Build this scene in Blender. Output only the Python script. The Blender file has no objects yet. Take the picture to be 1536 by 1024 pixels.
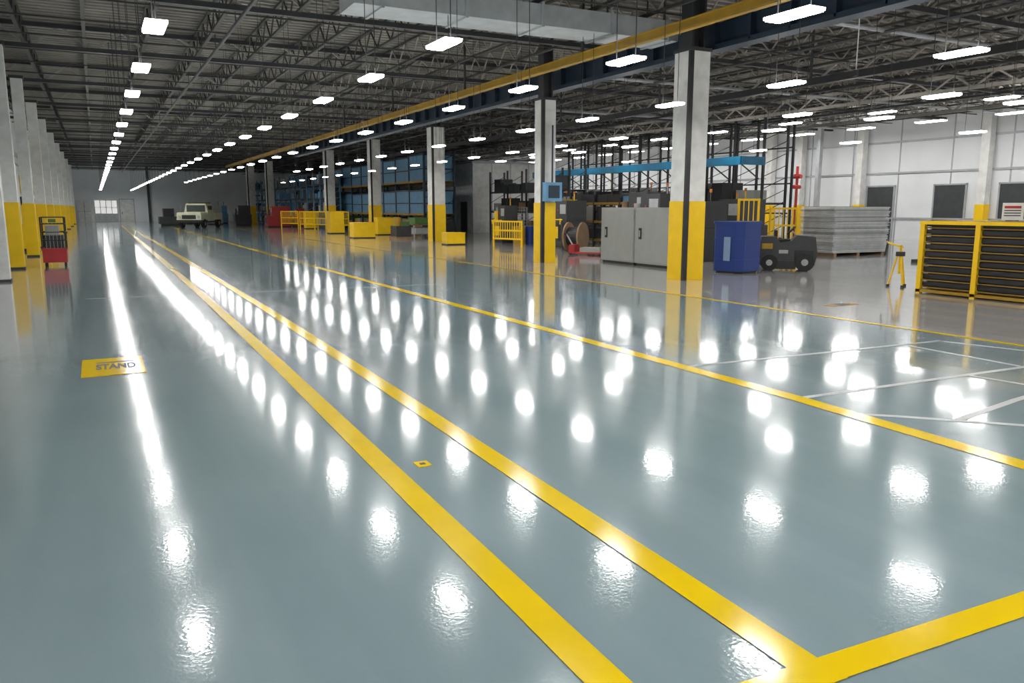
import bpy, math, random
from mathutils import Vector, Matrix
random.seed(7)
S=bpy.context.scene
try: S.view_settings.view_transform='Standard'
except Exception: pass

# ---------------------------------------------------------------- materials
def mat(name,col,rough=.5,metal=0.,var=.12,scale=3.,bump=0.,bscale=40.,emit=0.,coat=0.):
    m=bpy.data.materials.new(name); m.use_nodes=True
    nt=m.node_tree; N=nt.nodes; L=nt.links; b=N["Principled BSDF"]
    b.inputs["Roughness"].default_value=rough; b.inputs["Metallic"].default_value=metal
    if coat: b.inputs["Coat Weight"].default_value=coat
    tc=N.new("ShaderNodeTexCoord"); no=N.new("ShaderNodeTexNoise"); no.inputs["Scale"].default_value=scale; no.inputs["Detail"].default_value=4
    L.new(tc.outputs["Object"],no.inputs["Vector"])
    r=N.new("ShaderNodeValToRGB"); L.new(no.outputs["Fac"],r.inputs["Fac"])
    r.color_ramp.elements[0].position=.3; r.color_ramp.elements[1].position=.7
    r.color_ramp.elements[0].color=tuple(c*(1-var) for c in col)+(1,)
    r.color_ramp.elements[1].color=tuple(min(1,c*(1+var)) for c in col)+(1,)
    L.new(r.outputs[0],b.inputs["Base Color"])
    if bump:
        n2=N.new("ShaderNodeTexNoise"); n2.inputs["Scale"].default_value=bscale; L.new(tc.outputs["Object"],n2.inputs["Vector"])
        bp=N.new("ShaderNodeBump"); bp.inputs["Strength"].default_value=bump; bp.inputs["Distance"].default_value=.01
        L.new(n2.outputs["Fac"],bp.inputs["Height"]); L.new(bp.outputs[0],b.inputs["Normal"])
    if emit:
        b.inputs["Emission Color"].default_value=(1,.985,.95,1); b.inputs["Emission Strength"].default_value=emit
    return m
WHITE=mat("painted_white",(.76,.76,.74),.5)
WALL=mat("wall_panel_white",(.80,.82,.84),.55,scale=.6,var=.05)
OFFW=mat("off_white",(.5,.5,.48),.5)
YEL=mat("safety_yellow",(.95,.60,.005),.4,var=.05)
YELD=mat("crane_yellow",(.40,.23,.015),.5)
SLAT=mat("aged_brass_slat",(.28,.16,.02),.5)
BLK=mat("black_steel",(.02,.02,.022),.45)
DARK=mat("dark_steel",(.04,.042,.045),.5)
NAVY=mat("navy_steel",(.018,.035,.06),.5)
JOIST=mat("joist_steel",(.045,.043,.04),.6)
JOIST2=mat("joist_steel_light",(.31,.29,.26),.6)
DECK=mat("roof_deck",(.26,.245,.22),.7,scale=.5,var=.25)
GREY=mat("cabinet_grey",(.37,.38,.365),.4,var=.05)
LGREY=mat("light_grey_metal",(.42,.44,.46),.45,.2)
PALE=mat("pale_sheet",(.62,.64,.66),.4,.1)
DUCT=mat("duct_grey",(.42,.45,.47),.5,.1)
BLUE=mat("bin_blue",(.008,.035,.2),.35,var=.08)
SKY=mat("rack_blue",(.01,.18,.34),.45)
BLUE2=mat("storage_blue",(.13,.32,.52),.5)
RED=mat("red_paint",(.4,.03,.03),.4)
GREEN=mat("green_cloth",(.08,.18,.05),.7)
BROWN=mat("cardboard",(.28,.18,.1),.8)
RUB=mat("rubber_black",(.015,.015,.015),.7)
CREAM=mat("truck_cream",(.72,.72,.52),.35)
GLASS=mat("window_glass",(.08,.1,.11),.08)
DOORG=mat("door_dark_grey",(.05,.055,.06),.5)
LAMP=mat("lamp_diffuser",(1,1,1),.5,emit=66.)
HOUS=mat("lamp_housing_added_glow",(.8,.8,.8),.5,emit=20.)  # glow added to the housings to brighten ceiling and column tops
BRT=mat("bright_daylight_panel",(.9,.95,1),.5,emit=.5)
ALU=mat("galvanised",(.45,.46,.47),.35,.7)
TW=mat("tape_white",(.48,.52,.53),.3)
TY=mat("tape_yellow",(.97,.66,.002),.12,var=.04,scale=2)
ORG=mat("beacon_orange",(.7,.2,.02))

def floor_mat():
    m=bpy.data.materials.new("epoxy_floor"); m.use_nodes=True
    nt=m.node_tree; N=nt.nodes; L=nt.links; b=N["Principled BSDF"]
    g=N.new("ShaderNodeNewGeometry"); sx=N.new("ShaderNodeSeparateXYZ"); L.new(g.outputs["Position"],sx.inputs[0])
    n1=N.new("ShaderNodeTexNoise"); n1.inputs["Scale"].default_value=.55; n1.inputs["Detail"].default_value=6; L.new(g.outputs["Position"],n1.inputs["Vector"])
    mpp=N.new("ShaderNodeMapping"); mpp.inputs["Scale"].default_value=(2.2,.22,1); L.new(g.outputs["Position"],mpp.inputs["Vector"])
    n3=N.new("ShaderNodeTexNoise"); n3.inputs["Scale"].default_value=1.0; n3.inputs["Detail"].default_value=6; L.new(mpp.outputs[0],n3.inputs["Vector"])
    ad=N.new("ShaderNodeMath"); ad.operation='ADD'; L.new(n1.outputs["Fac"],ad.inputs[0]); L.new(n3.outputs["Fac"],ad.inputs[1])
    hf=N.new("ShaderNodeMath"); hf.operation='MULTIPLY'; hf.inputs[1].default_value=.5; L.new(ad.outputs[0],hf.inputs[0])
    r=N.new("ShaderNodeValToRGB"); L.new(hf.outputs[0],r.inputs[0])
    r.color_ramp.elements[0].position=.3; r.color_ramp.elements[1].position=.7
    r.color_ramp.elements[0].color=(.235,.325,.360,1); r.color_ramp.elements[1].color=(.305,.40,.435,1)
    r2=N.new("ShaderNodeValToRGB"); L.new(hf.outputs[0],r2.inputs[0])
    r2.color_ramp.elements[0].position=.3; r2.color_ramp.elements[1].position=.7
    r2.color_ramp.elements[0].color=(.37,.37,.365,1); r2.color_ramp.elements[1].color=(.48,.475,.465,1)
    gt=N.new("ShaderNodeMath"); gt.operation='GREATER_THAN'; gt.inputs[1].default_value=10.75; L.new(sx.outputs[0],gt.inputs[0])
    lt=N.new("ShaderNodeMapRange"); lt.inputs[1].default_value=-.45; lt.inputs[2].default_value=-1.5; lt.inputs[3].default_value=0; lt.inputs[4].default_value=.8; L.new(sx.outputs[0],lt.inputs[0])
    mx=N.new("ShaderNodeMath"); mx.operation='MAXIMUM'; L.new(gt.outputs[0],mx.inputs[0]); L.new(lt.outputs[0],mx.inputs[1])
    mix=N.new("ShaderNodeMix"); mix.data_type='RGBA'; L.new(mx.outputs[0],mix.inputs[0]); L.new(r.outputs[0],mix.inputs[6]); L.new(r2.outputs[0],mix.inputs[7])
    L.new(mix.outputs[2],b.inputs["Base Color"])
    rr=N.new("ShaderNodeMapRange"); rr.inputs[3].default_value=.10; rr.inputs[4].default_value=.17; L.new(n3.outputs["Fac"],rr.inputs[0]); rr.inputs[1].default_value=.3; rr.inputs[2].default_value=.7
    L.new(rr.outputs[0],b.inputs["Roughness"])
    n2=N.new("ShaderNodeTexNoise"); n2.inputs["Scale"].default_value=48; n2.inputs["Detail"].default_value=1.5; L.new(g.outputs["Position"],n2.inputs["Vector"])
    bp=N.new("ShaderNodeBump"); bp.inputs["Strength"].default_value=.3; bp.inputs["Distance"].default_value=.002
    L.new(n2.outputs["Fac"],bp.inputs["Height"]); L.new(bp.outputs[0],b.inputs["Normal"])
    b2=N.new("ShaderNodeBump"); b2.inputs["Strength"].default_value=.14; b2.inputs["Distance"].default_value=.002
    L.new(n2.outputs["Fac"],b2.inputs["Height"]); L.new(b2.outputs[0],b.inputs["Coat Normal"])
    b.inputs["IOR"].default_value=1.27
    b.inputs["Coat Weight"].default_value=.7; b.inputs["Coat Roughness"].default_value=.022; b.inputs["Coat IOR"].default_value=1.38
    return m
FLOOR=floor_mat()

# ---------------------------------------------------------------- mesh builder
class MB:
    def __init__(s): s.v=[];s.f=[];s.m=[];s.mats=[]
    def mi(s,m):
        if m not in s.mats: s.mats.append(m)
        return s.mats.index(m)
    def hexa(s,P,m):
        k=len(s.v); s.v+=[tuple(p) for p in P]; i=s.mi(m)
        for q in ((0,3,2,1),(4,5,6,7),(0,1,5,4),(1,2,6,5),(2,3,7,6),(3,0,4,7)):
            s.f.append(tuple(k+a for a in q)); s.m.append(i)
    def box(s,x0,x1,y0,y1,z0,z1,m):
        s.hexa([(x0,y0,z0),(x1,y0,z0),(x1,y1,z0),(x0,y1,z0),(x0,y0,z1),(x1,y0,z1),(x1,y1,z1),(x0,y1,z1)],m)
    def cbox(s,c,d,m): s.box(c[0]-d[0]/2,c[0]+d[0]/2,c[1]-d[1]/2,c[1]+d[1]/2,c[2]-d[2]/2,c[2]+d[2]/2,m)
    def bar(s,p,q,w,m,h=None):
        p=Vector(p);q=Vector(q);h=h or w;d=(q-p).normalized()
        up=Vector((0,0,1)) if abs(d.z)<.95 else Vector((1,0,0))
        a=d.cross(up).normalized()*w/2; b=a.cross(d).normalized()*h/2
        s.hexa([p-a-b,p+a-b,q+a-b,q-a-b,p-a+b,p+a+b,q+a+b,q-a+b],m)
    def cyl(s,p,q,r,m,n=14,r2=None):
        p=Vector(p);q=Vector(q);r2=r if r2 is None else r2;d=(q-p).normalized()
        up=Vector((0,0,1)) if abs(d.z)<.95 else Vector((1,0,0))
        a=d.cross(up).normalized(); b=a.cross(d).normalized(); k=len(s.v); i=s.mi(m)
        for t in range(n):
            c=math.cos(2*math.pi*t/n);e=math.sin(2*math.pi*t/n)
            s.v.append(tuple(p+(a*c+b*e)*r)); s.v.append(tuple(q+(a*c+b*e)*r2))
        for t in range(n):
            u=(t+1)%n; s.f.append((k+2*t,k+2*u,k+2*u+1,k+2*t+1)); s.m.append(i)
        s.f.append(tuple(k+2*t for t in range(n))); s.m.append(i)
        s.f.append(tuple(k+2*t+1 for t in reversed(range(n)))); s.m.append(i)
    def prism(s,prof,y0,y1,m):   # prof: list of (x,z)
        k=len(s.v);n=len(prof);i=s.mi(m)
        s.v+=[(x,y0,z) for x,z in prof]+[(x,y1,z) for x,z in prof]
        for t in range(n):
            u=(t+1)%n; s.f.append((k+t,k+u,k+n+u,k+n+t)); s.m.append(i)
        s.f.append(tuple(range(k+n-1,k-1,-1))); s.m.append(i); s.f.append(tuple(range(k+n,k+2*n))); s.m.append(i)
    def build(s,name,loc=(0,0,0),rot=0,bevel=0):
        me=bpy.data.meshes.new(name); me.from_pydata(s.v,[],s.f)
        for m in s.mats: me.materials.append(m)
        me.polygons.foreach_set("material_index",s.m); me.update()
        import bmesh
        bm=bmesh.new(); bm.from_mesh(me); bmesh.ops.recalc_face_normals(bm,faces=bm.faces); bm.to_mesh(me); bm.free()
        o=bpy.data.objects.new(name,me); S.collection.objects.link(o); o.location=loc; o.rotation_euler=(0,0,rot)
        if bevel:
            b=o.modifiers.new("bevel","BEVEL"); b.width=bevel; b.segments=2; b.limit_method='ANGLE'
        return o

YB,YE,XL,XR,ZC=-9.,115.,-3.7,40.,7.2
# ---------------------------------------------------------------- room shell
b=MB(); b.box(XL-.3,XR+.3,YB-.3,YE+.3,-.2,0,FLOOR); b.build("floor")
b=MB(); b.box(XL-.3,XR+.3,YB-.3,YE+.3,ZC,ZC+.2,DECK)
y=YB
while y<YE:
    b.box(XL,XR,y,y+.12,ZC-.07,ZC+.01,DECK); y+=.36
b.build("ceiling")
b=MB(); b.box(XL-.3,XL,YB,YE,0,ZC,WALL); b.build("wall_left")
b=MB(); b.box(XL,XR,YB-.3,YB,0,ZC,WALL); b.build("wall_back")
b=MB(); b.box(XL-.3,XR+.3,YE,YE+.3,0,ZC,WALL); b.build("wall_far")
b=MB(); b.box(XR,XR+.3,YB,YE,0,ZC,WALL)
b.build("wall_right")
# wall girts, panel seams on right wall
b=MB()
for z in (1.2,3.7,5.4): b.box(XR-.08,XR,YB,YE,z-.05,z+.05,LGREY)
y=YB+2
while y<YE: b.box(XR-.03,XR,y-.03,y+.03,0,ZC,LGREY); y+=3.1
b.build("trim_1")
b=MB()
for y in (18.5,25.1,32.5,37.0,39.5,48,58,68,80,92,104):
    b.box(XR-.5,XR-.08,y-.22,y+.22,0,ZC-.08,WHITE)
    b.box(XR-.52,XR-.07,y-.24,y+.24,0.002,1.95,YEL)
b.build("wall_pilaster_row")
for i,(y0,y1) in enumerate(((30.4,32.1),(26.2,27.9),(22.0,24.4),(18.9,21))):
    b=MB(); b.box(XR-.06,XR-.005,y0,y1,0,2.95,DOORG)
    b.box(XR-.1,XR-.004,y0-.08,y0,0,3.03,LGREY); b.box(XR-.1,XR-.004,y1,y1+.08,0,3.03,LGREY); b.box(XR-.1,XR-.004,y0-.08,y1+.08,2.95,3.03,LGREY)
    b.cbox((XR-.09,y0+.2,1.1),(.06,.06,.2),ALU)
    b.build("door_%d"%(i+1))
# far wall doors / bright window
b=MB(); b.box(0.0,2.6,YE-.08,YE-.005,1.0,2.7,BRT)
for x in (0,.65,1.3,1.95,2.6): b.box(x-.05,x+.05,YE-.12,YE-.004,0.1,2.75,ALU)
for z in (.1,1.0,1.8,2.7): b.box(0,2.6,YE-.12,YE-.004,z-.04,z+.04,ALU)
b.box(0,2.6,YE-.07,YE-.005,.1,1.0,LGREY)
b.build("window_1")
b=MB(); b.box(2.9,4.5,YE-.12,YE-.005,0,2.8,WHITE); b.box(2.8,2.9,YE-.15,YE-.004,0,2.9,LGREY); b.box(4.5,4.6,YE-.15,YE-.004,0,2.9,LGREY); b.box(2.8,4.6,YE-.15,YE-.004,2.8,2.9,LGREY)
b.cbox((3.1,YE-.14,1.1),(.08,.08,.2),BLK); b.build("door_5")
b=MB(); b.box(-1.9,-.4,YE-1.0,YE-.05,0,2.6,OFFW); b.box(-1.17,-1.13,YE-1.03,YE-.99,.1,2.5,DARK); b.box(-1.9,-.4,YE-1.02,YE-.99,1.3,1.33,DARK); b.build("tall_cabinet")
b=MB(); b.box(6.2,6.5,YE-.35,YE-.05,0,ZC-.1,DARK); b.build("downpipe")

# ---------------------------------------------------------------- roof structure
b=MB()
x=XL+.7
while x<XR:
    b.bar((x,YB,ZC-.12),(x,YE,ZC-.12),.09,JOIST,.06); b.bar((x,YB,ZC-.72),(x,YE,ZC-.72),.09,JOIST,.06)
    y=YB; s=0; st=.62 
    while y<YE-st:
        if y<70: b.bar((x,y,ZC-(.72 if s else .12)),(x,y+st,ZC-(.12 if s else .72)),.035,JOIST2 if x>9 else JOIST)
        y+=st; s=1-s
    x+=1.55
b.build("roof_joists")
b=MB()
y=5.8-7.3*2
while y<YE:
    b.bar((XL,y,ZC-.8),(XR,y,ZC-.8),.16,DARK,.12); b.bar((XL,y,ZC-.2),(XR,y,ZC-.2),.16,DARK,.12)
    if y<60:
        x=XL;s=0
        while x<XR-.8: b.bar((x,y,ZC-(.8 if s else .2)),(x+.8,y,ZC-(.2 if s else .8)),.07,JOIST2); x+=.8; s=1-s
    y+=7.3
b.build("roof_girders")
b=MB()
y=YB+1
while y<YE:
    b.bar((XL,y,ZC-.76),(XR,y,ZC-.76),.04,JOIST); y+=2.43
b.build("roof_bridging")
b=MB()
for x,z in ((-2.9,6.2),(3.4,6.2),(18.2,6.2),(24.6,6.1),(31,6.1)):
    b.cyl((x,YB+.2,z),(x,YE-.4,z),.045,DARK,8)
    y=YB+1
    while y<YE: b.bar((x,y,z),(x,y,ZC-.1),.02,DARK); y+=3.65
b.build("sprinkler_pipes")
b=MB()
for y in (9.5,14.5,24,33): b.cyl((14.2,y,6.25),(XR-.6,y,6.25),.06,LGREY,8)
for x in (22,28,34):
    b.bar((x,YB,6.0),(x,60,6.0),.12,JOIST2)
    y=0;s=0
    while y<60: b.bar((x,y,6.0 if s else 6.5),(x,y+.8,6.5 if s else 6.0),.06,JOIST2); y+=.8; s=1-s
    b.bar((x,YB,6.5),(x,60,6.5),.12,JOIST2)
b.build("roof_trusses")
# duct
b=MB(); b.box(5.0,13.3,16.6,17.7,5.9,6.36,DUCT)
for x in (5.6,7.5,9.4,11.3,13.0): b.box(x-.03,x+.03,16.56,17.74,5.86,6.4,DUCT); b.bar((x,16.8,6.3),(x,16.8,ZC),.03,DARK); b.bar((x,17.5,6.3),(x,17.5,ZC),.03,DARK)
b.build("ventilation_duct")
# crane runway beam (yellow)
b=MB(); X=11.3
b.box(X-.11,X+.11,-6,80,5.63,5.66,YELD); b.box(X-.11,X+.11,-6,80,5.47,5.50,YELD); b.box(X-.09,X-.05,-6,80,5.47,5.66,YELD)
y=-4
while y<80: b.bar((X,y,5.65),(X,y,ZC),.06,DARK); y+=7.3
b.build("crane_runway_beam")
b=MB(); X=13.8
for z in (5.62,6.25): b.box(X-.2,X+.2,-6,62,z-.06,z+.06,NAVY)
b.box(X-.03,X+.03,-6,62,5.6,6.25,NAVY)
y=-6
while y<62: b.box(X-.2,X+.2,y,y+.05,5.6,6.25,NAVY); y+=1.2
b.build("navy_plate_girder")
b=MB(); X=19.4
b.box(X-.12,X+.12,-6,70,5.40,5.60,BLK)
y=-4
while y<70: b.bar((X,y,5.5),(X,y,ZC),.06,DARK); y+=7.3
b.build("black_runway_beam")

# ---------------------------------------------------------------- light fixtures
HZ=3.9
def lightrow(x,y0,st,ym,z=HZ,w=.11,l=.32):
    b=MB(); y=y0
    while y>-7: y-=st
    y+=st
    while y<ym:
        if not any(abs(x-cx)<.9 and abs(y-cy)<.9 for cx,cy in ((13.2,15.9),(13.2,23.1),(16.5,40.7),(17.4,54.3),(17.3,66))):
            b.box(x-w,x+w,y-l,y+l,z,z+.012,LAMP)
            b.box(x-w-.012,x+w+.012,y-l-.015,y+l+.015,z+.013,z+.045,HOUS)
            for d in (-l*.75,l*.75): b.bar((x,y+d,z+.04),(x,y+d,ZC),.01,DARK)
        y+=st
    b.build("ceiling_light_row")
for x,y0,st,ym in ((.80,10.8,3.2,112),(4.25,10.15,3.15,112),(7.1,10.05,3.2,75),(10.9,10.6,3.2,50),(14.7,10.3,3.6,72),(17.0,10.1,3.4,34),(22.5,10.5,4.2,34)):  # last row is an extra, added to light the right side
    lightrow(x,y0,st,ym)
lightrow(36.45,14,4.0,80,5.9,.2,.7)  # added wall-wash row, no known fixtures here, brightens the right wall
lightrow(26.6,12,4.5,50,5.3,.14,.5)  # another added row, there to lift the light towards the right wall
# ---------------------------------------------------------------- floor markings
def strip(name,pts,w,m,z=.004):
    b=MB(); P=[Vector((p[0],p[1],0)) for p in pts]; n=len(P); k=b.mi(m)
    for i,p in enumerate(P):
        d=(P[min(i+1,n-1)]-P[max(i-1,0)]).normalized(); a=Vector((d.y,-d.x,0))*w/2
        b.v+=[(p.x-a.x,p.y-a.y,z),(p.x+a.x,p.y+a.y,z)]
    for i in range(n-1): b.f.append((2*i,2*i+1,2*i+3,2*i+2)); b.m.append(k)
    return b.build(name)
strip("yellow_lane_line",[(1.56,.3),(1.61,2.3),(1.76,9.4),(1.86,17.9),(2.0,40),(2.3,90)],.17,TY)
strip("yellow_lane_line",[(2.37,1.9),(2.4,3.0),(2.5,8.1),(2.6,14.7),(2.7,40),(2.8,88)],.165,TY,.0045)
strip("yellow_lane_line",[(5.62,.5),(5.7,3.1),(5.82,5.3),(5.86,10.5),(5.88,22.2),(6.05,57),(6.1,80)],.19,TY)
strip("yellow_lane_line",[(10.75,0),(10.72,6.1),(10.72,11.2),(10.75,23.5),(10.7,58),(10.7,80)],.12,TY)
strip("yellow_cross_line",[(1.5,2.02),(2.1,1.99),(3.7,1.93),(5.6,1.9)],.15,TY,.005)
for p in ([(5.8,7.0),(10.15,6.8)],[(5.75,5.3),(9.35,5.2),(10.6,5.15)],[(10.1,6.85),(10.35,5.9),(10.6,5.15)],[(9.4,6.75),(9.3,5.25)],[(5.85,4.62),(6.1,4.4),(6.4,4.1),(6.8,3.7),(7.2,3.2)],[(8.3,5.2),(8.4,4.4)],[(6.45,4.1),(7.6,4.3),(8.4,4.4)]):
    strip("white_bay_line",p,.075,TW,.003)
strip("pale_joint_line",[(-.3,17.9),(7.2,17.5)],.03,TW,.002)
strip("pale_joint_line",[(-.3,31),(5.6,30.8)],.03,TW,.002)
# floor sign
b=MB(); b.box(-.27,.37,9.5,10.6,0.001,.006,TY); b.box(-.12,.28,10.28,10.33,.0065,.008,DARK)
sg=b.build("floor_warning_sign")
tc_=bpy.data.curves.new("sign_lettering","FONT"); tc_.body="STAND"; tc_.size=.14; tc_.align_x='CENTER'; tc_.materials.append(DARK); tc_.offset=.005
to=bpy.data.objects.new("sign_lettering",tc_); S.collection.objects.link(to); to.parent=sg; to.location=(.08,9.87,.008); to.scale=(.9,3.2,1)
b=MB(); b.box(-.05,.05,-.06,.06,.001,.005,TY); b.box(-.02,.02,-.02,.02,.0052,.0065,DARK); b.build("floor_marker_sticker",(1.93,5.1,0))
b=MB(); b.box(-.35,.35,-.12,.12,.001,.005,YELD); b.box(-.15,.15,-.12,.12,.0052,.0065,DARK); b.build("floor_marker_sticker",(12.3,10.3,0))

# ---------------------------------------------------------------- columns
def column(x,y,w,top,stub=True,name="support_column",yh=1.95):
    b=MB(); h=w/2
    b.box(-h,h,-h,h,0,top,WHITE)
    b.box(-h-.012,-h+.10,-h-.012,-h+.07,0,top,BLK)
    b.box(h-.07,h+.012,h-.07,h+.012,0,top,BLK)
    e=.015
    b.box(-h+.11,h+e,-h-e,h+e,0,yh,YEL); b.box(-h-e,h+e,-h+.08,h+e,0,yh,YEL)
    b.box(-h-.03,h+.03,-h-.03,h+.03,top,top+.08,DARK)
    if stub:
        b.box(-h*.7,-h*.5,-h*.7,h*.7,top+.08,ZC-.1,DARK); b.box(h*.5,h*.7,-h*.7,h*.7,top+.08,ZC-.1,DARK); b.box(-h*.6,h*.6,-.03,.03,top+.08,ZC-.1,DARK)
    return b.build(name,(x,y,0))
column(13.2,15.9,.6,5.5)
column(13.2,23.1,.5,5.2)
column(16.5,40.7,.72,6.0)
column(17.4,54.3,.72,6.4)
column(17.3,66.0,.72,6.4)
column(15.9,95,.8,6.4)
column(15.9,84,.7,6.4)
b=MB(); b.box(-.3,.3,-.12,.12,0,.6,BLUE2); b.box(-.2,.2,-.14,-.12,.1,.5,NAVY); b.bar((0,0,.6),(0,0,2.4),.04,NAVY); b.build("electrical_box",(13.25,22.7,2.0))
# left columns
for i,(y,w) in enumerate(((23.1,.36),(27.7,.34),(34.5,.36),(42,.4),(49.5,.4),(58,.45),(67,.45),(77,.45),(88,.45),(100,.45))):
    b=MB(); r=w/2
    b.box(-r,r,-r,r,0,ZC-.75,WHITE); b.box(-r-.02,r+.02,-r-.02,r+.02,0,.06,DARK)
    if i: b.box(-r-.015,r+.015,-r-.015,r+.015,.06,1.95,YEL)
    b.box(-r-.05,r+.05,-r-.05,r+.05,ZC-.85,ZC-.75,DARK)
    b.build("support_column",(-2.15,y,0))
b=MB()
for y in (25,29.5,30,34,38.5,44,49,55,62):
    b.cyl((-3.58,y,0),(-3.58,y,ZC-.6),.08,OFFW); b.box(-3.68,-3.48,y-.1,y+.1,2.6,2.9,LGREY)
for y in (40,46.5,54,64,75): b.box(-3.69,-3.5,y-.9,y+.9,.9,2.4,DARK); b.box(-3.69,-3.48,y-.3,y+.3,2.6,3.6,YEL)
b.cyl((-3.58,YB+1,4.6),(-3.58,100,4.6),.1,OFFW)
b.cyl((-3.58,YB+1,4.1),(-3.58,100,4.1),.06,OFFW)
b.build("wall_pipework")
for y in (39,46,53.5,62,71):
    b=MB(); b.box(-.3,.3,-.5,.5,0,.12,BLK); b.box(-.3,-.2,-.5,.5,.12,1.0,YEL); b.box(-.3,.3,-.5,-.4,.12,1.0,YEL); b.box(-.25,.25,-.4,.4,.12,.8,DARK); b.bar((.25,-.45,.1),(.25,-.45,1.9),.07,YEL); b.bar((.25,.45,.1),(.25,.45,1.9),.07,YEL); b.bar((.25,-.45,1.85),(.25,.45,1.85),.07,YEL)
    b.build("guarded_machine",(-2.9,y,0))

# ---------------------------------------------------------------- right hand objects
# yellow slatted rack
b=MB(); Lr=3.9
for y in (0,-1.2,-2.4,-3.6):
    for x in (0,1.0): b.box(x-.05,x+.05,y-.05,y+.05,0,1.5,YEL)
for k in range(9):
    z=.14+k*.155
    b.bar((-.02,0,z),(-.02,-3.6,z),.025,SLAT,.022); 
    b.bar((0,y*0+.02,z),(1.0,.02,z),.03,SLAT,.03)
    b.box(.02,.06,-3.56,-.04,z+.03,z+.12,BLK)
b.box(.12,.95,-3.5,-.1,.1,1.42,BLK)
b.box(-.06,1.06,-3.66,.06,1.45,1.52,YEL); b.box(0.05,.95,-3.55,-.05,1.521,1.53,SLAT)
b.box(-.05,1.05,-3.65,.05,.03,.09,YELD)
b.build("slatted_parts_rack",(15.5,11.0,0))
b=MB(); b.box(-.015,.015,-.19,.19,.02,.36,WHITE); b.box(-.02,-.0155,-.15,.15,.25,.30,RED)
for z in (.1,.15,.2): b.box(-.02,-.0155,-.15,.15,z,z+.02,DARK)
b.box(-.06,.06,-.1,.1,0,.02,DARK); b.build("safety_notice_sign",(16.2,9.6,1.53),.2)
# yellow tripod stand
b=MB()
for a in (0,120,240):
    c,s_=math.cos(math.radians(a)),math.sin(math.radians(a)); b.bar((c*.22,s_*.22,0),(c*.05,s_*.05,.75),.03,YEL); b.cyl((c*.22,s_*.22,0),(c*.22,s_*.22,.05),.04,BLK,8)
b.cyl((0,0,.3),(0,0,.95),.03,YEL); b.bar((0,-.05,.9),(0,.35,1.0),.035,YEL); b.cbox((0,0,.75),(.14,.14,.1),BLK); b.bar((0,.35,1.0),(0,.4,.7),.03,BLK)
b.build("tripod_stand",(16.3,12.1,0))
# grey cabinets
for y,w in ((18.75,1.72),(20.5,1.85)):
    b=MB(); b.box(0,1.0,0,w,.08,1.8,GREY); b.box(.05,.95,.05,w-.05,0,.08,BLK); b.box(-.015,0,.03,w-.03,.12,1.76,GREY)
    b.cbox((-.03,w*.82,1.0),(.03,.12,.34),BLK); b.cbox((-.04,w*.82,1.0),(.03,.05,.2),ALU)
    for z in (.35,1.5): b.cbox((-.02,.04,z),(.03,.05,.14),ALU)
    b.build("storage_cabinet",(14.95,y,0),0,.012)
# blue bin
b=MB(); 
def octring(b,z0,z1,w,c,m):
    P=[(-w,-w+c),(-w+c,-w),(w-c,-w),(w,-w+c),(w,w-c),(w-c,w),(-w+c,w),(-w,w-c)]
    k=len(b.v); i=b.mi(m); b.v+=[(x,y,z0) for x,y in P]+[(x,y,z1) for x,y in P]
    for t in range(8): u=(t+1)%8; b.f.append((k+t,k+u,k+8+u,k+8+t)); b.m.append(i)
    b.f.append(tuple(k+7-t for t in range(8))); b.m.append(i); b.f.append(tuple(k+8+t for t in range(8))); b.m.append(i)
octring(b,.06,1.36,.52,.18,BLUE); octring(b,0,.06,.46,.16,BLK); octring(b,1.36,1.42,.55,.19,BLUE)
for z in (.35,.9): octring(b,z,z+.04,.53,.185,BLUE)
b.box(-.545,-.53,-.2,.02,.35,1.0,mat("painted_highlight",(.2,.3,.45)))  # highlight on the bin's left face, painted as a pale patch
b.build("recycling_bin",(15.85,16.9,0),.15)
# low black ride-on scrubber
b=MB()
b.prism([(-.8,.16),(.75,.16),(.82,.5),(.75,.98),(.25,1.02),(.1,.85),(-.2,.8),(-.3,.98),(-.72,.98),(-.82,.5)],-.4,.4,DARK)
b.box(.2,.72,-.42,.42,.35,.6,BLK); b.box(-.28,.08,-.28,.28,.8,.9,RUB); b.box(-.36,-.28,-.28,.28,.85,1.15,RUB); b.cyl((.25,0,1.0),(.12,0,1.14),.02,ALU); b.cyl((.12,0,1.13),(.09,0,1.16),.16,RUB)
for x,r in ((-.48,.24),(.48,.26)):
    for y in (-.44,.44): b.cyl((x,y-.08,r),(x,y+.08,r),r,RUB,20); b.cyl((x,y-.085,r),(x,y+.085,r),r*.38,GREY,12)
b.box(-.3,.25,-.46,.46,.06,.3,BLK); b.cbox((-.55,-.41,.7),(.3,.02,.16),YELD); b.cbox((-.1,-.41,.55),(.25,.02,.1),GREY)
b.build("floor_scrubber",(17.75,16.9,0),-.75,.03)
# stack of sheets
b=MB(); 
for x in (.15,1.4,2.75): b.box(x-.07,x+.07,0,1.6,0,.12,BROWN)
z=.12
while z<1.82:
    dx=random.uniform(-.05,.05);dy=random.uniform(-.04,.04)
    b.box(dx,3.0+dx,dy,1.6+dy,z,z+.034,random.choice((PALE,PALE,WHITE,LGREY))); 
    z+=.036
    b.box(.08,2.92,.08,1.52,z,z+.016,DARK); z+=.016
b.build("stacked_sheet_bundle",(24.2,20.8,0))
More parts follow.
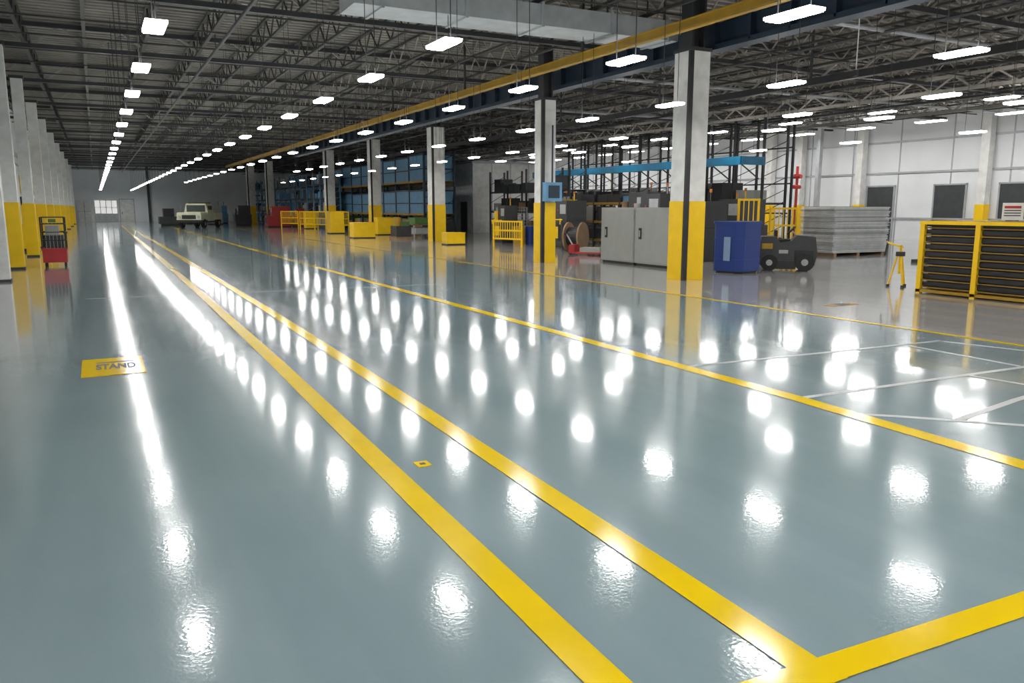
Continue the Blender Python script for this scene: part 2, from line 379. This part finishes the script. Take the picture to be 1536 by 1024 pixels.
# blue-topped tall rack
def rack(name,x0,x1,y0,y1,levels,h,post,beam,bay,loadmats,fill=.8,hmax=.9,shelf=None,loc=(0,0,0)):
    b=MB(); n=max(1,round((y1-y0)/bay)); st=(y1-y0)/n
    for i in range(n+1):
        y=y0+i*st
        for x in (x0,x1): b.box(x-.05,x+.05,y-.05,y+.05,0,h,post)
        z=.3
        while z<h-.6: b.bar((x0,y,z),(x1,y,z+.6),.03,post); z+=.6
    for z in levels:
        for x in (x0,x1): b.box(x-.04,x+.04,y0,y1,z-.06,z+.05,beam)
        b.box(x0+.05,x1-.05,y0,y1,z+.02,z+.05,shelf or LGREY)
    zz=list(levels)+[h]
    for j,z in enumerate(levels):
        cap=min(hmax,zz[j+1]-z-.15)
        for i in range(n):
            y=y0+i*st+.1
            while y<y0+(i+1)*st-.5:
                w=random.uniform(.5,1.1); w=min(w,y0+(i+1)*st-.1-y)
                if random.random()<fill:
                    hh=cap*random.uniform(.45,1)
                    b.box(x0+.02+random.uniform(0,.1),x1-.08,y,y+w-.06,z+.051,z+.05+hh,random.choice(loadmats))
                y+=w
    return b.build(name,loc)
rack("steel_frame_rack",29.6,31.2,30,50.5,(.25,2.0),6.3,BLK,BLK,2.05,(DARK,GREY,BROWN,BLK,DARK,BLK),.7,1.1)
b=MB(); b.box(28.0,29.5,29.8,50.6,3.98,4.05,SKY); b.box(27.9,28.0,29.8,50.6,3.85,4.25,SKY); b.box(28.0,29.5,29.75,29.8,3.85,4.25,SKY)
for i in range(11):
    y=30+2.05*i; b.bar((28.1,y,3.95),(29.5,y,3.95),.08,SKY); b.bar((28.2,y+.06,3.9),(29.4,y+.06,3.2),.05,BLK)
b.build("blue_cantilever_shelf")
b=MB()
for y in range(30,51,2): b.bar((31.6,y,0),(31.6,y,6.4),.1,BLK)
for z in (1.5,3,4.8,6.3): b.bar((31.6,30,z),(31.6,50,z),.07,BLK)
b.build("partition_frame")
# racks mid-left : large blue wrapped loads on two tiers
b=MB(); x0,x1,y0,y1=19.6,21.8,50.5,73.
n=8; st=(y1-y0)/n
for i in range(n+1):
    y=y0+i*st
    for x in (x0,x1): b.box(x-.06,x+.06,y-.06,y+.06,0,5.6,NAVY)
    for z in (.4,1.4,2.4,3.4,4.4): b.bar((x0,y,z),(x1,y,z+.9),.04,NAVY)
for z in (.1,1.35,3.55):
    for x in (x0,x1): b.box(x-.05,x+.05,y0,y1,z-.09,z+.05,YELD if z>1 else NAVY)
    b.box(x0+.05,x1-.05,y0,y1,z+.02,z+.05,LGREY)
    for i in range(n):
        ya=y0+i*st+.12; yb=y0+(i+1)*st-.12; h_=(1.0 if z<1 else 1.7)*random.uniform(.85,1)
        if z<1:
            yy=ya
            while yy<yb-.6: w_=random.uniform(.6,1.1); w_=min(w_,yb-yy); b.box(x0+.1,x1-.1,yy,yy+w_-.08,z+.05,z+.05+h_*random.uniform(.5,1),random.choice((DARK,GREEN,BROWN,GREY,YELD))); yy+=w_
        else:
            m_=random.choice((BLUE2,BLUE2,BLUE2,SKY)); b.box(x0-.02,x1-.1,ya,yb,z+.06,z+.05+h_,m_)
            b.box(x0-.05,x1-.08,ya-.02,yb+.02,z+h_*.45,z+h_*.5,NAVY); b.box(x0-.05,x1-.05,ya-.03,yb+.03,z+h_,z+h_+.1,NAVY)
b.build("blue_storage_rack")
rack("pallet_rack",17.9,19.0,69,84,(.2,1.4,2.6,3.8),4.9,BLUE2,DARK,2.5,(DARK,GREY,BLUE2,BLUE2,BLK,LGREY),.85,.9)
rack("pallet_rack",17.2,18.3,85.5,104,(.2,1.4,2.6,3.8),4.9,BLUE2,DARK,2.6,(DARK,GREY,BLUE2,BROWN,BLK,OFFW),.85,.9)
rack("pallet_rack",24.5,25.6,40,50.5,(.2,1.5,2.8),4.2,DARK,DARK,2.6,(DARK,GREY,BROWN,BLK,DARK),.7,.9)
rack("pallet_rack",22.3,23.3,29.5,38.5,(.2,1.1,2.0),2.6,BLK,YELD,2.2,(DARK,BLK,BROWN,DARK,GREY,BLUE2,BLK),.85,.8)
# wire cage
b=MB()
for x in (0,1.1):
    for y in (0,1.6): b.bar((x,y,0),(x,y,1.8),.06,ALU)
for z in [.1+.17*k for k in range(11)]:
    b.bar((0,0,z),(1.1,0,z),.02,ALU); b.bar((0,0,z),(0,1.6,z),.02,ALU); b.bar((1.1,0,z),(1.1,1.6,z),.02,ALU); b.bar((0,1.6,z),(1.1,1.6,z),.02,ALU)
for t in [.15*k for k in range(8)]: b.bar((t,0,.1),(t,0,1.8),.015,ALU)
for t in [.16*k for k in range(11)]: b.bar((0,t,.1),(0,t,1.8),.015,ALU)
b.box(.1,1.0,.1,1.5,.1,1.1,GREY); b.build("wire_mesh_cage",(20.4,39.6,0))
# white office enclosure
b=MB(); b.box(0,6,0,8.5,0,4.9,WHITE); b.box(-.1,6.1,-.1,8.6,4.9,5.05,LGREY)
b.box(-.04,0,1,2.1,0,2.2,DOORG); b.box(-.04,0,3,6.5,1.1,2.4,GLASS)
for y_ in (3,4.75,6.5): b.box(-.07,-.01,y_-.05,y_+.05,1.05,2.45,ALU)
b.box(-.07,-.01,3,6.5,1.03,1.1,ALU); b.box(-.07,-.01,3,6.5,2.4,2.47,ALU)
for x_ in (1.5,3,4.5): b.box(x_-.03,x_+.03,-.03,0,0,4.9,LGREY)
b.build("office_enclosure",(24,52.3,0))
# pallet jack
b=MB()
for y in (-.22,.22): b.box(-.6,.6,y-.08,y+.08,.07,.13,RED); b.cyl((-.5,y-.06,.05),(-.5,y+.06,.05),.05,BLK,10)
b.box(.5,.75,-.25,.25,.08,.4,RED); b.cyl((.75,-.05,.09),(.75,.05,.09),.09,BLK,12); b.bar((.7,0,.4),(.95,0,.8),.04,OFFW); b.bar((.95,-.15,.8),(.95,.15,.8),.04,BLK); b.box(-.5,.3,-.25,.25,.13,.3,GREY)
b.build("pallet_jack",(16.6,25.6,0),2.2)
# machines behind cabinets
def machine(name,x,y,sx,sy,h,body,acc,rot=0):
    b=MB(); b.box(-sx/2,sx/2,-sy/2,sy/2,.1,h*.55,body); b.box(-sx/2+.05,sx/2-.05,-sy/2+.05,sy/2-.05,0,.1,BLK)
    b.box(-sx*.3,sx*.45,-sy*.45,sy*.2,h*.55,h,body); b.cyl((-sx*.3,sy*.3,h*.55),(-sx*.3,sy*.3,h*.85),.14,acc)
    b.box(-sx/2-.03,-sx/2,-sy*.3,sy*.3,h*.2,h*.45,acc); b.bar((-sx/2,-sy/2,h*.6),(-sx/2,sy/2,h*.6),.05,acc)
    for y_ in (-sy*.4,sy*.4): b.bar((-sx/2,y_,h*.5),(-sx/2,y_,h*.62),.05,acc)
    b.box(-sx*.1,-sx*.08,-sy*.2,sy*.05,h*.7,h*.9,acc)
    for k in range(5): b.box(-sx/2-.012,-sx/2,-sy*.42+k*.06,-sy*.42+k*.06+.03,h*.15,h*.5,BLK)
    b.box(-sx*.3-.02,-sx*.3,-sy*.4,-sy*.1,h*.72,h*.92,LGREY); b.cyl((-sx*.3-.03,-sy*.0,h*.8),(-sx*.3,-sy*.0,h*.8),.05,RED,10)
    b.bar((sx*.3,0,h),(sx*.3,0,h+.35),.04,acc); b.cyl((sx*.3,0,h+.3),(sx*.3,0,h+.42),.05,ORG,10)
    return b.build(name,(x,y,0),rot,.01)
machine("milling_machine",18.8,24.4,1.6,1.8,2.3,DARK,GREY)
machine("milling_machine",20.0,26.9,1.4,2.0,2.4,DARK,BROWN)
machine("compressor_unit",21.3,22.9,1.6,1.8,2.1,DARK,YEL)
machine("compressor_unit",24.0,26.2,1.5,1.6,2.0,BLK,YELD)
machine("lathe",18.3,21.3,1.3,1.4,2.0,BLK,DARK)
machine("hydraulic_press",19.2,31.6,1.4,1.6,2.1,DARK,YEL)
machine("hydraulic_press",20.6,34.6,1.4,1.6,2.2,YELD,DARK)
machine("control_cabinet",18.9,37.2,1.0,1.2,1.9,DARK,YEL)
machine("red_welding_machine",15.2,77,2.2,1.6,1.9,RED,DARK)
machine("red_welding_machine",17.0,76.5,1.0,1.4,1.7,RED,BLK)
# cable drum
b=MB(); b.cyl((0,-.35,.6),(0,-.28,.6),.6,BROWN,24); b.cyl((0,.28,.6),(0,.35,.6),.6,BROWN,24); b.cyl((0,-.28,.6),(0,.28,.6),.4,BLK,20); b.build("cable_drum",(17.6,28.2,0),.6)
b=MB()
for i,(x,y) in enumerate(((0,0),(.65,.1),(.3,.65))): 
    c=(YELD,BLUE,DARK)[i]; b.cyl((x,y,0),(x,y,.9),.29,c,18); b.cyl((x,y,.3),(x,y,.33),.305,c,18); b.cyl((x,y,.6),(x,y,.63),.305,c,18)
b.build("drum_cluster",(18.2,34.3,0))
# yellow guard rails / panels
def guard(x,y,w,h,rot,name="safety_guard_panel"):
    b=MB()
    for t in (0,w): b.bar((t,0,0),(t,0,h),.07,YEL)
    for z in (h*.3,h*.62,h-.04): b.bar((0,0,z),(w,0,z),.07,YEL)
    n=int(w/.15)
    for i in range(1,n): b.bar((i*w/n,0,h*.3),(i*w/n,0,h),.03,YEL)
    return b.build(name,(x,y,0),rot)
guard(19.6,20.9,.7,2.1,-.4); guard(23.0,22.8,1.0,1.8,-.5); guard(17.2,32.2,1.8,1.2,1.9)
def ybox(x,y,sx,sy,h,rot=0):
    b=MB(); b.box(-sx/2,sx/2,-sy/2,sy/2,0,h,YEL); b.box(-sx/2-.02,sx/2+.02,-sy/2-.02,sy/2+.02,h,h+.05,YEL); b.box(-sx/2-.02,sx/2+.02,-sy/2-.02,sy/2+.02,.0,.06,BLK)
    b.build("column_guard_block",(x,y,0),rot,.02)
ybox(15.5,36.1,.95,.7,.55); ybox(14.1,46.6,1.3,.9,.88); ybox(17.0,51.3,1.1,.8,1.1); ybox(14.9,55.5,1.0,.9,1.5)
for x,y in ((14.9,66.5),(15.6,64.5),(16.3,62.5),(14.2,70.5)): guard(x,y,1.8,1.5,-.9,"safety_barrier")
ybox(16.3,69.0,.9,.8,1.4)
# table with cloth goods
b=MB()
for x in (-.7,.7):
    for y in (-1.2,1.2): b.bar((x,y,0),(x,y,.75),.07,OFFW)
b.box(-.8,.8,-1.3,1.3,.75,.82,BROWN); b.box(-.6,.6,-1.1,.1,.82,1.2,GREEN); b.box(-.5,.5,.2,1.1,.82,1.05,BROWN); b.box(-.7,.7,-1.2,1.2,.2,.25,LGREY); b.box(-.5,.5,-.9,.8,.25,.6,OFFW)
b.build("work_table",(17.6,46.5,0),0,.02)
b=MB()
b.box(-.5,.5,-.6,.6,0,.14,BROWN); b.box(-.45,.45,-.5,.5,.14,.75,DARK); b.cyl((-.2,0,.75),(-.2,0,1.25),.22,YELD); b.box(0,.4,-.3,.4,.75,1.0,GREEN); b.build("loaded_pallet",(15.6,44.0,0))
# red standpipe on wall area
b=MB(); b.cyl((0,0,0),(0,0,4.2),.08,RED); b.cyl((-.25,0,3.0),(.25,0,3.0),.12,RED); b.cyl((0,-.3,3.6),(0,.3,3.6),.12,RED); b.cyl((0,0,3.6),(0,0,3.75),.2,RED); b.build("fire_standpipe",(37.2,34.9,0))
b=MB(); b.bar((0,0,0),(0,0,ZC-.1),.25,LGREY); b.build("vent_pipe",(38.6,34.6,0)); 
b=MB()
for i in range(5): b.cyl((0,i*.3,.1+.02*i),(4,i*.3+.1,.1+.02*i),.09,random.choice((RED,OFFW,BROWN)))
b.build("pipe_bundle",(30.5,20.5,0))
b=MB(); b.box(-.5,.5,-.4,.4,0,.1,DARK); b.box(-.3,.3,-.2,.3,.1,.4,BLK); b.cyl((-.3,-.3,.1),(.2,-.3,.35),.08,OFFW); b.build("scrap_tray",(24.5,17.0,0))
# hanging power drop
b=MB(); b.cyl((0,0,4.6),(0,0,ZC),.012,WHITE,6); b.box(-.04,.04,-.04,.04,4.5,4.62,BLK); b.build("hanging_power_drop",(14.3,12.0,0))

# ---------------------------------------------------------------- truck
b=MB()
b.box(-1.0,1.0,-2.6,2.6,.45,.75,DARK)
b.prism([(-1.05,.7),(1.05,.7),(1.05,1.25),(.98,1.38),(-.98,1.38),(-1.05,1.25)],-2.7,-.9,CREAM)   # hood
b.prism([(-1.05,.6),(1.05,.6),(1.05,1.4),(.85,2.15),(-.85,2.15),(-1.05,1.4)],-.9,.7,CREAM)       # cab
b.box(-.82,.82,-.93,-.89,1.42,2.0,GLASS)
for s in (-1,1): b.box(min(s*.93,s*1.0),max(s*.93,s*1.0),-.6,.4,1.45,1.95,GLASS)
b.box(-1.1,1.1,.75,2.7,.7,.8,CREAM)
for s in (-1.08,1.02): b.box(s,s+.06,.75,2.7,.8,1.3,CREAM)
b.box(-1.1,1.1,2.64,2.7,.8,1.3,CREAM)
b.box(-1.15,1.15,-2.85,-2.68,.5,.72,BLK); b.box(-.6,.6,-2.73,-2.69,.8,1.15,BLK)
for s in (-.82,.82): b.cyl((s,-2.75,.98),(s,-2.69,.98),.14,OFFW); 
b.bar((-1.0,0,2.2),(1.0,0,2.2),.1,DARK); 
for x in (-.95,.95):
    for y in (-1.8,1.8): b.cyl((x-.14,y,.4),(x+.14,y,.4),.4,RUB,20); b.cyl((x-.15,y,.4),(x+.15,y,.4),.18,ALU,12)
b.build("utility_truck",(8.4,77.5,0),-.45,.03)
b=MB(); b.box(-1.2,1.2,-.8,.8,.2,.9,DARK); b.box(-.8,.2,-.6,.6,.9,1.7,BLK); b.bar((.9,0,.9),(.9,0,2.0),.12,ALU); b.cbox((.6,-.82,.6),(.5,.04,.3),YEL); b.box(-1,1,-.7,.7,0,.2,BLK); b.build("tool_workstation",(6.7,86,0))
for x,y,m_ in ((9.6,96,OFFW),(11.4,92,GREY),(12.8,98,BLUE2),(13.4,86,DARK)):
    machine("packing_machine",x,y,1.6,1.6,2.0,m_,BLK)
# left foreground cart
b=MB()
b.box(-.33,.33,-.45,.45,.12,.52,RED); b.box(-.35,.35,-.47,.47,.5,.56,RED)
for x in (-.26,.26):
    for y in (-.36,.36): b.cyl((x-.025,y,.06),(x+.025,y,.06),.06,RUB,12)
for x in (-.32,.32):
    for y in (-.44,.44): b.bar((x,y,.55),(x,y,1.5),.04,BLK)
for z in (.8,1.05,1.3,1.5):
    for y in (-.44,.44): b.bar((-.32,y,z),(.32,y,z),.025,BLK)
    for x in (-.32,.32): b.bar((x,-.44,z),(x,.44,z),.025,BLK)
for t in (-.2,-.1,0,.1,.2): b.bar((t,-.44,.55),(t,-.44,1.5),.012,ALU)
b.box(-.26,.26,-.36,.36,.56,.95,DARK); b.box(-.2,.15,-.3,.3,.95,1.25,GREY); b.bar((-.38,-.45,.5),(-.38,-.45,1.55),.035,YEL); b.cbox((0,-.46,1.4),(.2,.02,.1),GREEN)
b.build("tool_cart",(-1.2,28.8,0))
# blue inclined conveyor along the wall, behind the first columns
b=MB()
b.bar((0,0,.55),(0,9.5,1.0),.55,SKY,.12); b.bar((0,.1,.45),(0,9.4,.9),.45,DARK,.06)
for t in (.05,.35,.65,.95):
    for d in (-.2,.2): b.bar((d,9.5*t,0),(d,9.5*t,.40+.45*t),.06,DARK)
b.build("blue_conveyor_bench",(-2.85,24.2,0))

# ---------------------------------------------------------------- world + camera
w=bpy.data.worlds.new("world"); S.world=w; w.use_nodes=True
w.node_tree.nodes["Background"].inputs[0].default_value=(.8,.85,.9,1); w.node_tree.nodes["Background"].inputs[1].default_value=.3
cam=bpy.data.cameras.new("camera"); co=bpy.data.objects.new("camera",cam); S.collection.objects.link(co)
co.location=(0,0,1.8)
co.rotation_euler=(math.radians(90-9.587),0,math.radians(-27.42))
cam.sensor_width=36; cam.lens=27.89; cam.clip_end=300
S.camera=co
